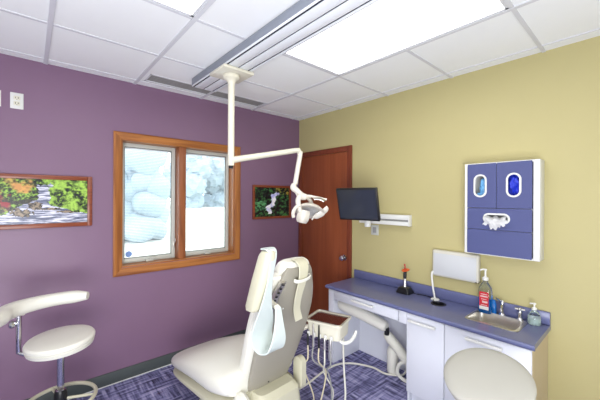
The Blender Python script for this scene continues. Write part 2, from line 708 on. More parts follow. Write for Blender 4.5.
for sx0, sx1 in ((WX0 + .013, mx - .036), (mx + .036, WX1 - .013)):
    z0, z1 = WZ0 + .013, WZ1 - .013
    bm = bmesh.new()
    fw = .034
    ya, yb = .105, .145
    box(bm, (sx0, ya, z0), (sx0 + fw, yb, z1), .003)
    box(bm, (sx1 - fw, ya, z0), (sx1, yb, z1), .003)
    box(bm, (sx0 + fw, ya, z0), (sx1 - fw, yb, z0 + fw + .008), .003)
    box(bm, (sx0 + fw, ya, z1 - fw), (sx1 - fw, yb, z1), .003)
    sash = part('sash', bm, M['vinyl'], t)
    gx0, gx1, gz0, gz1 = sx0 + fw, sx1 - fw, z0 + fw + .008, z1 - fw
    bm = bmesh.new()
    for a, b in (((gx0, gz0), (gx0 + .006, gz1)), ((gx1 - .006, gz0), (gx1, gz1)), ((gx0, gz0), (gx1, gz0 + .006)), ((gx0, gz1 - .006), (gx1, gz1))):
        box(bm, (a[0], ya + .012, a[1]), (b[0], ya + .018, b[1]))
    part('gasket', bm, M['gasket'], sash)
    part('pane', BX((gx0 + .001, ya + .019, gz0 + .001), (gx1 - .001, ya + .021, gz1 - .001)), M['pane'], sash)
    bm = bmesh.new()
    nsl = 70
    for k in range(nsl):
        z = gz0 + .012 + k * (gz1 - gz0 - .03) / (nsl - 1)
        box(bm, (gx0 + .004, ya + .025, z), (gx1 - .004, ya + .039, z + .0012))
    box(bm, (gx0 + .002, ya + .023, gz1 - .016), (gx1 - .002, ya + .041, gz1 - .001))
    part('blind', bm, M['blind'], sash)
    # crank at the sill
    xm = (sx0 + sx1) / 2
    bm = bmesh.new()
    box(bm, (xm - .035, .07, WZ0 + .0125), (xm + .035, .104, WZ0 + .034), .006)
    tube(bm, smooth_path([(xm - .01, .078, WZ0 + .034), (xm + .01, .068, WZ0 + .043), (xm + .05, .064, WZ0 + .040)], 5), .005, 8)
    part('crank', bm, M['vinyl'], t)
# latch levers by the mullion
for xx, sgn in ((mx - .048, -1), (mx + .048, 1)):
    bm = bmesh.new()
    box(bm, (xx - .008, .090, 1.10), (xx + .008, .1045, 1.16), .003)
    tube(bm, smooth_path([(xx, .095, 1.13), (xx - .002 * sgn, .075, 1.15), (xx, .068, 1.19)], 5), .005, 8)
    part('latch', bm, M['steel'], t)
# round sticker on the left pane
bm = bmesh.new()
lathe(bm, [(0, 0), (.028, 0), (.028, .0012), (0, .0012)], (-1.958, .1225, 1.072), 24, (0, 1, 0))
single('round_sticker', bm, M['sticker'], 'small pale blue round sticker low on the left window pane', 'sticker')

# ---------------------------------------------------------------- outside the window
struct('ground', BX((-30, .6, -.6), (90, 190, -.5)), M['grass'])


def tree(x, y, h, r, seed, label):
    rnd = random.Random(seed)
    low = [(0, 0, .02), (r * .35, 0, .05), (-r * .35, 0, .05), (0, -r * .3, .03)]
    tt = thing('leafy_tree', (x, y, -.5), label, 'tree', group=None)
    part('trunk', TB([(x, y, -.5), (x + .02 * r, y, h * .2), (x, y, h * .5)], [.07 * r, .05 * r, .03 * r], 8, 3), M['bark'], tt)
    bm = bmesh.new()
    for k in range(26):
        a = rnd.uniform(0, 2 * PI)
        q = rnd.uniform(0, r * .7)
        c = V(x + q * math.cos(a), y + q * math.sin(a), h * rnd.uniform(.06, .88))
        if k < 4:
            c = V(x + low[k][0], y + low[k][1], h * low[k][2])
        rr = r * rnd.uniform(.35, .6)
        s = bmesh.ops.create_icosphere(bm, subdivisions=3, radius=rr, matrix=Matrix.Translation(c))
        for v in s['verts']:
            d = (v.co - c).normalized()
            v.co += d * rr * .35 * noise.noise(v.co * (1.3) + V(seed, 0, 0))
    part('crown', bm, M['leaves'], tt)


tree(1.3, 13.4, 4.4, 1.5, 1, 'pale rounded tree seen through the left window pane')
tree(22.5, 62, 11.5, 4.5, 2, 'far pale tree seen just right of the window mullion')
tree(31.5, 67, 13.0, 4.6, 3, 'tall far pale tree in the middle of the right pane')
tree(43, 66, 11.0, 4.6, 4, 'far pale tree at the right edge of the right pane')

# ---------------------------------------------------------------- door
t = thing('door_1', (0, -.478, 0), kind='structure')
dy0, dy1, dz = -.885, -.014, 2.172
bm = bmesh.new()
box(bm, (-.02, dy0, 0), (0, dy0 + .06, dz), .004)
part('casing', bm, M['casing'], t)
part('casing', BX((-.02, dy1 - .06, 0), (0, dy1, dz), .004), M['casing'], t)
part('casing', BX((-.019, dy0 + .0605, dz - .06), (0, dy1 - .0605, dz), .004), M['casing'], t)
lf = part('door_leaf', BX((-.008, dy0 + .062, .01), (0, dy1 - .062, dz - .062), .001), M['door'], t)
bm = bmesh.new()
lathe(bm, [(0, 0), (.032, 0), (.032, .006), (.012, .01), (.012, .035), (.026, .045), (.03, .06), (.022, .072), (0, .075)], (-.008, -.79, .935), 20, (-1, 0, 0))
part('door_knob', bm, M['chrome'], lf, label='chrome door knob')


# ---------------------------------------------------------------- pictures
def fbm(x, y, s, oct_=4):
    return noise.fractal(V(x * s, y * s, s * .37), .8, 2.0, oct_)


def lerp(a, b, t):
    t = max(0, min(1, t))
    return tuple(a[i] + (b[i] - a[i]) * t for i in range(3))


def print_mesh(xa, xb, za, zb, y, fn, nx, nz):
    bm = bmesh.new()
    lay = bm.loops.layers.float_color.new('print')
    g = [[bm.verts.new((xa + (xb - xa) * i / nx, y, za + (zb - za) * j / nz)) for j in range(nz + 1)] for i in range(nx + 1)]
    for i in range(nx):
        for j in range(nz):
            f = bm.faces.new((g[i][j], g[i + 1][j], g[i + 1][j + 1], g[i][j + 1]))
            c = s2l([max(0, min(255, v)) for v in fn((i + .5) / nx, (j + .5) / nz)])
            for l in f.loops:
                l[lay] = (*c, 1)
    return bm


def pic(name, xa, xb, za, zb, fw, fn, nx, nz, label):
    t = thing(name, ((xa + xb) / 2, 0, za), label, 'picture')
    bm = bmesh.new()
    y0 = -.024
    box(bm, (xa, y0, za), (xa + fw, -.001, zb), .003)
    box(bm, (xb - fw, y0, za), (xb, -.001, zb), .003)
    box(bm, (xa + fw, y0, za), (xb - fw, -.001, za + fw), .003)
    box(bm, (xa + fw, y0, zb - fw), (xb - fw, -.001, zb), .003)
    part('frame', bm, M['frame'], t)
    part('backing', BX((xa + fw, -.009, za + fw), (xb - fw, -.002, zb - fw)), M['dark'], t)
    part('print', print_mesh(xa + fw, xb - fw, za + fw, zb - fw, -.0095, fn, nx, nz), M['print'], t)


def stream_big(u, v):
    n1, n2, n3 = fbm(u * 2.2, v, 5), fbm(u * 2.2 + 7, v, 16), fbm(u * 2.2, v + 5, 3.5)
    leaf = lerp((18, 30, 14), (150, 190, 72), .42 + n2 * 1.3 + n1 * .5)
    if u > .64:
        leaf = lerp(leaf, (176, 218, 90), max(0, min(.75, .35 + n1)))
    if u < .60 and v > .68:
        leaf = lerp(leaf, (226, 160, 90), max(0, min(.9, .15 + n3 * 1.6)))
    if u < .42 and .28 < v < .66:
        leaf = lerp(leaf, (150, 24, 40), max(0, min(1, .45 + n1 * 1.2)))
    # water: a narrow fall high up widening downwards
    bank_l = .615 - max(0, .56 - v) * .72 + n1 * .03
    bank_r = .685 + max(0, .46 - v) ** 1.5 * 2.4 + n1 * .04
    if bank_l < u < bank_r and v < .90 + n3 * .1 or (v < .20 and u > .46):
        w_ = lerp((92, 98, 124), (226, 226, 240), .45 + fbm(u * .8, v * 4, 9) * 1.5 + (.25 if v > .55 else 0))
        for (rx, ry, ra, rb) in ((.59, .40, .055, .085), (.50, .24, .075, .085), (.70, .33, .09, .025), (.86, .26, .11, .03), (.42, .33, .05, .04)):
            q = ((u - rx) / ra) ** 2 + ((v - ry) / rb) ** 2 + n2 * .8
            if q < 1:
                w_ = lerp((150, 132, 110), (34, 30, 30), q * .9 + n2 * .8)
        return w_
    if abs(v - .50 - n1 * .06) < .035 and u < .62 and u > .36:
        return lerp((24, 26, 20), (70, 66, 44), n2 + .5)
    return leaf


def stream_small(u, v):
    n1, n2 = fbm(u, v, 6), fbm(u + 3, v, 13)
    leaf = lerp((16, 24, 26), (70, 128, 66), .25 + n2 * 1.0 + n1 * .6)
    if u < .35 and .2 < v < .55:
        leaf = lerp(leaf, (96, 168, 110), .5 + n2)
    if u > .6 and v > .75:
        leaf = lerp(leaf, (176, 150, 60), .3 + n2)
    path = [(.66, .80), (.52, .72), (.54, .55), (.50, .40), (.36, .32), (.44, .14)]
    best = 9
    for k in range(len(path) - 1):
        a, b = V(*path[k], 0), V(*path[k + 1], 0)
        p = V(u, v, 0)
        tt = max(0, min(1, (p - a).dot(b - a) / (b - a).length_squared))
        best = min(best, (p - a - (b - a) * tt).length)
    if best < .055 + n2 * .03:
        return lerp((160, 165, 235), (250, 250, 255), .6 + n1)
    return leaf


pic('framed_picture', -3.10, -2.257, 1.36, 1.757, .032, stream_big, 200, 90,
    'wide framed photograph of a stream among green ferns, left of the window')
pic('framed_picture', -.715, -.150, 1.345, 1.744, .026, stream_small, 130, 90,
    'small framed photograph of a dark waterfall, between window and corner')

# wall outlets high on the purple wall
def outlet(xc, label):
    t = thing('wall_outlet', (xc, 0, 2.285), label, 'outlet', group=None)
    w2 = .036
    part('cover_plate', BX((xc - w2, -.006, 2.228), (xc + w2, 0, 2.343), .003), M['white_plastic'], t)
    for z in (2.266, 2.305):
        bm = bmesh.new()
        box(bm, (xc - .017, -.009, z - .014), (xc + .017, -.0062, z + .014), .004)
        s = part('socket', bm, M['cream_plastic'], t)
        bm = bmesh.new()
        box(bm, (xc - .009, -.0098, z - .004), (xc - .006, -.0091, z + .007))
        box(bm, (xc + .006, -.0098, z - .004), (xc + .009, -.0091, z + .007))
        box(bm, (xc - .002, -.0098, z - .011), (xc + .002, -.0091, z - .007))
        part('slot', bm, M['dark'], s)


outlet(-2.712, 'white double outlet high on the purple wall, the whole one in view')
outlet(-2.830, 'white plate high on the purple wall, cut off by the left edge of the photo')

# ================================================================ ceiling track and dental light
t = thing('ceiling_track', (-1.508, -2.4, H), 'long silver ceiling track with dark grooves carrying the dental light', 'ceiling track')
tz0, tz1, tx0, tx1, ty0, ty1 = 2.530, H - .0075, -1.615, -1.400, -4.6, -.468
part('housing', BX((tx0, ty0, tz0 + .012), (tx1, ty1, tz1), .002), M['alu'], t)
for xa, xb in ((tx0 + .001, tx0 + .008), (tx0 + .024, tx0 + .098), (tx0 + .110, tx0 + .180), (tx0 + .194, tx1 - .001)):
    part('rail', BX((xa, ty0, tz0), (xb, ty1 - .002, tz0 + .0118), .0015), M['alu_lt'], t)
bm = bmesh.new()
for xa, xb in ((tx0 + .008, tx0 + .024), (tx0 + .098, tx0 + .110), (tx0 + .180, tx0 + .194)):
    box(bm, (xa, ty0, tz0 + .005), (xb, ty1 - .001, tz0 + .0117))
part('groove', bm, M['groove'], t)

PX, PY = -1.512, -.960
t = thing('dental_light', (PX, PY, 2.52), 'cream ceiling-mounted dental operating light on a jointed arm', 'dental light')
bm = bmesh.new()
box(bm, (PX - .118, PY - .115, 2.505), (PX + .128, PY + .125, 2.529), .008)
part('mounting_plate', bm, M['cream_plastic'], t)
part('pole', LT([(0, 2.503), (.062, 2.503), (.060, 2.480), (.034, 2.462), (.0245, 2.44), (.0235, 1.835), (.020, 1.832), (0, 1.832)], (PX, PY, 0), 24), M['cream_plastic'], t)
part('pole_end', LT([(0, 1.8315), (.016, 1.8315), (.016, 1.812), (0, 1.812)], (PX, PY, 0), 16), M['dark'], t)
elb = V(-.868, -.994, 2.014)
a0 = V(PX, PY, 1.874)
ad = (elb - a0).normalized()
part('horizontal_arm', TB([a0 + ad * .0, a0 + ad * .06, elb - ad * .04, elb - ad * .01, elb + V(0.012, 0, -.03)], [.027, .024, .022, .023, .021], 16), M['cream_plastic'], t)
j1 = V(-.895, -.975, 1.715)
part('drop_arm', TB([elb + V(.012, 0, -.012), elb + V(.010, 0, -.05), j1], [.024, .021, .021], 16), M['lamp_white'], t)
# the head: e_r to the photo's right, e_f away
er, ef, ez = V(.7513, -.66, 0), V(.66, .7513, 0), V(0, 0, 1)
hc = V(-.794, -1.059, 1.533)
K = .00877


def hp(px, py, d=0.0):
    return hc + er * ((px - 310) * K) - ez * ((py - 205) * K) + ef * d


part('joint', TB([hp(294, 184), hp(293.5, 188), hp(297, 191), hp(301, 196), hp(306, 197)], [.022, .03, .026, .034, .026], 16, 3), M['lamp_white'], t)
part('yoke', TB([hp(300, 196, -.05), hp(298, 201, -.08), hp(300, 211, -.07)], [.022, .023, .020], 12, 4), M['lamp_white'], t)
part('yoke', TB([hp(305, 196, .0), hp(310, 200, .05), hp(314, 210, .06)], [.02, .018, .018], 12, 4), M['lamp_white'], t)
# reflector dish, opening down and towards the left
nrm = (ez * -.86 + ef * -.46 + er * -.12).normalized()
dc = hp(309.5, 212)
bm = bmesh.new()
lathe(bm, [(.0, -.06), (.05, -.056), (.10, -.038), (.132, -.008), (.136, .0), (.128, .003), (.10, -.004), (.085, -.010), (.0, -.012)], dc, 36, nrm)
hs = part('reflector_housing', bm, M['lamp_white'], t)
part('reflector', LT([(0, -.0115), (.04, -.0105), (.070, -.008), (.076, -.006), (.080, -.004), (.074, -.009), (0, -.0118)], dc, 36, nrm), M['reflector'], t)
# lamp shield cup hanging on the left and flap on the right
bm = bmesh.new()
q = nrm.cross(ez).normalized()


def shell(bm, c, u, v, n, w_, h_, depth, nu=10, nv=8, th=.006, taper=.25):
    g = []
    for s in (0, 1):
        rows = []
        for i in range(nu + 1):
            row = []
            for j in range(nv + 1):
                a, b = i / nu * 2 - 1, j / nv * 2 - 1
                ww = w_ * (1 - taper * (b + 1) / 2) * math.sqrt(max(.15, 1 - .5 * b * b * (1 if b > 0 else .2)))
                p = c + u * a * ww + v * b * h_ + n * (depth * (1 - a * a) * .8 + depth * (1 - b * b) * .3 + s * th)
                row.append(bm.verts.new(p))
            rows.append(row)
        g.append(rows)
    for s in (0, 1):
        for i in range(nu):
            for j in range(nv):
                bm.faces.new((g[s][i][j], g[s][i + 1][j], g[s][i + 1][j + 1], g[s][i][j + 1]))
    for i in range(nu):
        for j in (0, nv):
            bm.faces.new((g[0][i][j], g[0][i + 1][j], g[1][i + 1][j], g[1][i][j]))
    for j in range(nv):
        for i in (0, nu):
            bm.faces.new((g[0][i][j], g[0][i][j + 1], g[1][i][j + 1], g[1][i][j]))


shell(bm, hp(303, 216, -.05), (er * .96 - ez * .22).normalized(), (-ez * .96 - er * .22).normalized(), -ef, .052, .056, .04, taper=-.1)
part('shield', bm, M['lamp_white'], t)
bm = bmesh.new()
shell(bm, hp(321.5, 213, .0), (er * .8 + ez * .62).normalized(), (er * .45 - ez * .6 + ef * .3).normalized(), -ef, .078, .026, .02, taper=.1)
part('shield', bm, M['lamp_white'], t)
part('handle', TB([hp(300, 205, -.09), hp(296, 207, -.11), hp(293.5, 212, -.11), hp(294, 217, -.11)], [.012, .014, .016, .014], 10, 5), M['lamp_white'], t)
part('handle', TB([hp(317, 213), hp(313, 218), hp(312, 220)], [.01, .008, .005], 8, 4), M['lamp_white'], t)
bm = bmesh.new()
tube(bm, smooth_path([hp(306, 196), hp(313, 196.5, .02), hp(320, 198, .03), hp(327, 199.5, .03)], 5), [.012] * 5 + [.009] * 11, 8)
part('glare_arm', bm, M['lamp_white'], t)
bm = bmesh.new()
shell(bm, hp(319, 199.5, .02), (er * .98 - ez * .2).normalized(), (ef * -.8 - ez * .4).normalized(), ez, .058, .03, .012, taper=0)
part('glare_plate', bm, M['steel'], t)

# ================================================================ counter
ZT, ZB = .745, .712
CYL, CYR, CXF = -.926, -2.592, -.455


def top_f(u, v, tt):      # u = x, v = y
    return V(u, v, tt)


holes = []
sx, sy = -.190, -2.315
holes.append([(sx + a, sy + b) for a, b in rrect(.245, .300, .03)])
gx_, gy_, gr = -.163, -1.904, .050
holes.append([(gx_ + gr * math.cos(a * PI / 12), gy_ + gr * math.sin(a * PI / 12)) for a in range(24)])
t = thing('worktop', (-.23, -1.76, ZB), 'blue laminate worktop with backsplash along the yellow wall', 'worktop')
bm = plate([(CXF + .012, CYR + .004), (-.0005, CYR + .004), (-.0005, CYL - .004), (CXF + .012, CYL - .004)], holes, top_f, ZB, ZT)
part('top', bm, M['blue_top'], t)
part('front_edge', TB([(CXF + .0125, CYR, (ZT + ZB) / 2), (CXF + .0125, CYL, (ZT + ZB) / 2)], .0166, 16), M['blue_top'], t)
bm = bmesh.new()
box(bm, (-.0225, CYR + .004, ZT + .0005), (-.0005, CYL - .004, .832), .005)
part('backsplash', bm, M['blue_top'], t)
bm = bmesh.new()
lathe(bm, [(gr + .008, 0), (gr + .008, .003), (gr - .004, .004), (gr - .005, -.0), (gr - .005, -.03), (0, -.031)], (gx_, gy_, ZT + .0003), 32)
single('cable_grommet', bm, M['dark'], 'round black grommet hole in the blue worktop below the white wall unit', 'grommet')

# desk section with drawer and open knee space
t = thing('desk_cabinet', (-.22, -1.35, 0), 'white desk cabinet with one wide drawer over open knee space', 'cabinet')
XF = -.430
bm = BX((XF, -1.012, .0), (-.005, -.945, ZB - .001), .002)
part('side_panel', bm, M['white_lam'], t)
part('back_panel', BX((-.030, -1.7755, .0), (-.012, -1.0125, ZB - .001)), M['white_lam'], t)
part('drawer_box', BX((XF + .02, -1.705, .625), (-.0305, -1.0125, ZB - .012)), M['white_lam'], t)
part('apron', BX((XF + .0, -1.7755, .612), (XF + .018, -1.7075, ZB - .001), .001), M['white_lam'], t)


def bar_handle(parent, x, y0, y1, z, m='white_plastic'):
    bm = bmesh.new()
    box(bm, (x - .030, min(y0, y1), z - .010), (x - .016, max(y0, y1), z + .010), .005, 2)
    for y in (min(y0, y1), max(y0, y1) - .016):
        box(bm, (x - .024, y, z - .007), (x - .0005, y + .016, z + .007), .003, 2)
    return part('handle', bm, M[m], parent)


d = part('drawer', BX((XF - .001, -1.7, .618), (XF + .018, -1.016, ZB - .008), .003), M['white_lam'], t)
bar_handle(d, XF, -1.242, -1.474, .668)


def cabinet(y0, y1, label, hy0, hy1, hz, sink=False):
    t = thing('base_cabinet', (-.22, (y0 + y1) / 2, 0), label, 'cabinet')
    part('side_panel', BX((XF + .02, y1 - .0165, .0), (-.005, y1, ZB - .001)), M['white_lam'], t)
    part('side_panel', BX((XF + .02, y0, .0), (-.005, y0 + .0165, ZB - .001)), M['white_lam' if not sink else 'shaded_white'], t,
         label='white end panel with shade tint in its colour' if sink else None)
    bm = bmesh.new()
    box(bm, (XF + .02, y0 + .017, .10), (-.025, y1 - .017, .116))
    box(bm, (XF + .06, y0 + .017, .0), (XF + .075, y1 - .017, .099))
    part('bottom', bm, M['white_lam'], t)
    part('back_panel', BX((-.024, y0 + .017, .0), (-.012, y1 - .017, ZB - .001)), M['white_lam'], t)
    d = part('door', BX((XF - .001, y0 + .002, .096), (XF + .018, y1 - .002, ZB - .008), .002), M['white_lam'], t)
    bar_handle(d, XF, hy0, hy1, hz)


cabinet(-2.066, -1.776, 'narrow white base cabinet between knee space and sink cabinet', -1.80, -2.01, .655)
cabinet(-2.575, -2.067, 'wide white sink cabinet with shade-tinted white end panel at the counter end', -2.212, -2.428, .660, True)

# sink
t = thing('sink', (sx, sy, ZT), 'small rectangular stainless steel drop-in sink in the blue worktop', 'sink')
bm = bmesh.new()
secs = []
for (w_, h_, r_, z) in ((.268, .325, .04, ZT + .0005), (.268, .325, .04, ZT + .004), (.236, .290, .03, ZT + .005), (.230, .284, .03, ZT - .005), (.212, .266, .035, .625), (.19, .245, .05, .613), (.04, .04, .019, .610)):
    secs.append([V(sx + a, sy + b, z) for a, b in rrect(w_, h_, r_)])
loft(bm, secs, cap=False)
bm.faces.new(bm.verts[-24:])
part('bowl', bm, M['steel'], t)
part('drain', LT([(0, .6115), (.03, .6115), (.03, .614), (.02, .6135), (0, .6135)], (sx, sy, 0), 20), M['chrome'], t)


def tap(x, y, label, big):
    t = thing('faucet', (x, y, ZT), label, 'faucet')
    h = .11 if big else .085
    part('body', LT([(0, .0005), (.022, .0005), (.020, .010), (.012, .018), (.011, h * .5), (.014, h * .6), (.010, h * .75), (.012, h * .9), (.006, h), (0, h)], (x, y, ZT), 16), M['chrome'], t)
    if big:
        part('spout', TB([(x, y, ZT + .045), (x - .05, y - .01, ZT + .085), (x - .10, y - .02, ZT + .075), (x - .11, y - .022, ZT + .055)], .008, 10, 4), M['chrome'], t)
        part('lever', TB([(x, y, ZT + .10), (x + .01, y + .045, ZT + .115)], [.008, .005], 8), M['chrome'], t)
    else:
        part('lever', TB([(x, y + .03, ZT + .075), (x, y - .03, ZT + .078)], [.006, .006], 8), M['chrome'], t)


tap(-.050, -2.318, 'chrome faucet with curved spout at the back rim of the sink', True)
tap(-.055, -2.428, 'short chrome tap near the right corner of the sink beside the soap', False)

# ---------------------------------------------------------------- things on the worktop
# blue mouthwash bottle
bx, by = -.085, -2.218
t = thing('pump_bottle', (bx, by, ZT), 'large clear pump bottle of blue liquid with a red label', 'bottle')


def bottle_sec(prof, asp=.62):
    bm = bmesh.new()
    secs = []
    for (w_, z) in prof:
        secs.append([V(bx + b * asp, by + a, ZT + z * 1.14) for a, b in rrect(w_ * 1.08, w_ * 1.08, w_ * .42, 5)])
    loft(bm, secs)
    return bm


part('liquid', bottle_sec([(.070, .003), (.076, .01), (.076, .095), (.075, .096)]), M['bluegel'], t)
part('bottle_body', bottle_sec([(.074, .001), (.084, .008), (.084, .14), (.076, .165), (.046, .19), (.028, .20), (.026, .212)]), M['clear'], t)
asp = .62
bm = bmesh.new()
box(bm, (bx - .0300, by - .031, ZT + .055), (bx - .0285, by + .031, ZT + .160), .0005, 1)
lb = part('label', bm, M['label_red'], t)
part('label_foot', BX((bx - .0300, by - .031, ZT + .030), (bx - .0285, by + .031, ZT + .0545), .0005, 1), M['white_plastic'], t)
part('label_side', BX((bx - .026, by - .0465, ZT + .050), (bx + .014, by - .0455, ZT + .140), .0003, 1), M['bluegel'], t, label='bright blue side label')
bm = bmesh.new()
for k, (a, b, z, hh) in enumerate(((-.022, .022, .130, .006), (-.025, .024, .112, .010), (-.018, .018, .094, .005), (-.024, .012, .070, .014), (-.020, .022, .052, .004))):
    n_ = 6
    for i in range(n_):
        ya = by + a + (b - a) * i / n_
        box(bm, (bx - .0307, ya + .001, ZT + z + .01), (bx - .0301, ya + (b - a) / n_ * .82, ZT + z + .01 + hh))
part('lettering', bm, M['white_plastic'], lb)
bm = bmesh.new()
lathe(bm, [(.0, .2125), (.020, .2125), (.020, .232), (.009, .238), (.006, .243), (.006, .285), (.010, .286), (.010, .296), (0, .297)], (bx, by, ZT + .030), 20)
tube(bm, smooth_path([(bx, by, ZT + .321), (bx - .014, by + .015, ZT + .323), (bx - .026, by + .028, ZT + .316)], 4), .006, 8)
part('pump', bm, M['white_plastic'], t)
# blue cup + wrapped pieces beside bottle
single('small_blue_bottle', LT([(0, .0), (.017, .0), (.018, .01), (.018, .075), (.012, .085), (.011, .10), (0, .101)], (-.052, -2.264, ZT + .0008), 16), M['bluegel'],
       'small bright blue bottle tucked behind the large pump bottle', 'bottle')
t = thing('soap_bottle', (-.062, -2.512, ZT), 'small clear soap pump bottle of pale green soap by the backsplash', 'bottle')
c = (-.070, -2.512, ZT)
part('soap', LT([(0, .002), (.030, .002), (.034, .012), (.034, .045), (0, .046)], c, 24), M['softgreen'], t)
part('bottle_body', LT([(0, .0008), (.033, .0008), (.038, .01), (.036, .055), (.024, .082), (.014, .09), (.013, .098), (0, .098)], c, 24), M['clear'], t)
bm = bmesh.new()
lathe(bm, [(0, .0985), (.015, .0985), (.015, .112), (.005, .116), (.005, .135), (.010, .136), (.010, .145), (0, .146)], c, 16)
tube(bm, [(c[0], c[1], ZT + .141), (c[0] - .015, c[1] + .022, ZT + .140)], .005, 8)
part('pump', bm, M['white_plastic'], t)

# curing light on its charging base
lx, ly = -.100, -1.572
t = thing('curing_light', (lx, ly, ZT), 'dental curing light with orange shield standing in a black base', 'curing light')
bm = bmesh.new()
secs = [[V(lx + a, ly + b, ZT + z) for a, b in rrect(w_, h_, .015)] for (w_, h_, z) in ((.105, .125, .0008), (.105, .125, .014), (.080, .090, .050), (.055, .060, .056))]
loft(bm, secs)
part('base', bm, M['dark'], t)
part('stem', LT([(0, .0565), (.014, .0565), (.012, .065), (.012, .13), (0, .13)], (lx, ly, ZT), 16), M['steel'], t)
part('grip', LT([(0, .1305), (.013, .1305), (.015, .145), (.015, .195), (.010, .205), (0, .205)], (lx, ly, ZT), 16), M['dark'], t)
part('shield', LT([(0, .0), (.034, .0), (.036, .003), (.034, .005), (0, .005)], (lx - .01, ly - .012, ZT + .206), 24, (-.25, .12, 1)), M['orange'], t)
part('tip', TB([(lx, ly, ZT + .207), (lx, ly, ZT + .24), (lx + .005, ly + .008, ZT + .255)], [.006, .005, .008], 8), M['red'], t)
part('cord', TB([(lx + .02, ly - .055, ZT + .012), (lx + .03, ly - .10, ZT + .005), (lx + .045, ly - .16, ZT + .0055), (lx + .03, ly - .24, ZT + .005), (gx_ + .03, gy_ + .058, ZT + .008), (gx_ + .02, gy_ + .035, ZT + .0)], .0035, 6, 5), M['dark'], t)

# white wall unit with rod
t = thing('wall_unit', (0, -1.98, .94), 'flat white plastic unit mounted on the yellow wall above the worktop', 'wall unit')
bm = bmesh.new()
box(bm, (-.055, -2.160, .940), (-.0005, -1.798, 1.160), .014, 3)
part('body', bm, M['ivory_plastic'], t)
bm = bmesh.new()
box(bm, (-.0585, -2.145, .955), (-.0553, -1.812, 1.135), .002)
part('front_panel', bm, M['grey_white'], t)
part('latch', BX((-.0565, -2.150, .944), (-.0553, -2.136, .950)), M['dark'], t)
part('rod', TB([(-.045, -1.806, .975), (-.062, -1.800, .950), (-.070, -1.812, .86), (-.080, -1.835, ZT + .012)], [.009, .0085, .008, .0075], 10, 4), M['white_plastic'], t)
single('rod_base', LT([(0, 0), (.034, 0), (.034, .006), (.026, .0105), (0, .011)], (-.080, -1.838, ZT + .0008), 24), M['white_plastic'],
       'small round white foot under the rod on the blue worktop', 'stand')

# ---------------------------------------------------------------- glove and towel dispenser
gy0, gy1, gz0, gz1, gxf = -2.550, -2.085, 1.182, 1.858, -.125
t = thing('glove_dispenser', (0, -2.315, gz0), 'blue-fronted white wall dispenser with two oval openings and a towel slot', 'dispenser')
bm = bmesh.new()
tk = .014
box(bm, (gxf, gy0, gz0), (-.0005, gy0 + .036, gz1), .002)
box(bm, (gxf, gy1 - .018, gz0), (-.0005, gy1, gz1), .002)
box(bm, (gxf, gy0 + .036, gz1 - tk), (-.0005, gy1 - .018, gz1))
box(bm, (gxf, gy0 + .036, gz0), (-.0005, gy1 - .018, gz0 + tk))
box(bm, (gxf + .01, gy0 + .036, 1.514), (-.0005, gy1 - .018, 1.526))
box(bm, (-.008, gy0 + .036, gz0 + tk), (-.0005, gy1 - .018, gz1 - tk))
part('body', bm, M['white_plastic'], t)


def gf(u, v, tt):
    return V(tt, u, v)


def panel(y0, y1, z0, z1, hole=None, hw=0, hh=0, ring=True):
    ol = [((y0 + y1) / 2 + a, (z0 + z1) / 2 + b) for a, b in rrect(y1 - y0, z1 - z0, .004, 2)]
    hl = []
    if hole:
        hl = [[(hole[0] + a, hole[1] + b) for a, b in rrect(hw, hh, min(hw, hh) / 2, 8)]]
    p = part('panel', plate(ol, hl, gf, gxf - .0055, gxf - .0005), M['blue_panel'], t)
    if hole:
        o2 = [(hole[0] + a, hole[1] + b) for a, b in rrect(hw + .020, hh + .020, min(hw, hh) / 2 + .010, 8)]
        i2 = [(hole[0] + a, hole[1] + b) for a, b in rrect(hw - .004, hh - .004, min(hw, hh) / 2 - .002, 8)]
        part('opening_rim', plate(o2, [i2], gf, gxf - .012, gxf - .0057), M['white_plastic'], p)


panel(-2.2985, -2.106, 1.528, 1.852, (-2.195, 1.690), .068, .150)
panel(-2.509, -2.3015, 1.528, 1.852, (-2.405, 1.690), .070, .150)
panel(-2.509, -2.106, 1.370, 1.524, (-2.300, 1.452), .150, .056)
panel(-2.509, -2.106, 1.188, 1.367)


def crumple(bm, c, r, seed, amp=.3, sc=(1, 1, 1), sub=4, fr=30):
    s = bmesh.ops.create_icosphere(bm, subdivisions=sub, radius=1)
    for v in s['verts']:
        d = v.co.normalized()
        k = 1 + amp * noise.fractal(d * fr / 12 + V(seed, seed, 0), .8, 2, 4)
        v.co = Vector(c) + V(d.x * r[0], d.y * r[1], d.z * r[2]) * k


bm = bmesh.new()
box(bm, (-.10, -2.245, 1.530), (-.02, -2.165, 1.640))
crumple(bm, (-.078, -2.210, 1.680), (.035, .032, .075), 3)
single('glove_bundle', bm, M['glove_lt'], 'light blue gloves showing in the left oval opening of the dispenser', 'gloves')
bm = bmesh.new()
crumple(bm, (-.080, -2.408, 1.690), (.045, .045, .095), 8, .35)
box(bm, (-.10, -2.455, 1.530), (-.02, -2.365, 1.640))
single('glove_bundle', bm, M['glove_dk'], 'royal blue gloves filling the right oval opening of the dispenser', 'gloves')
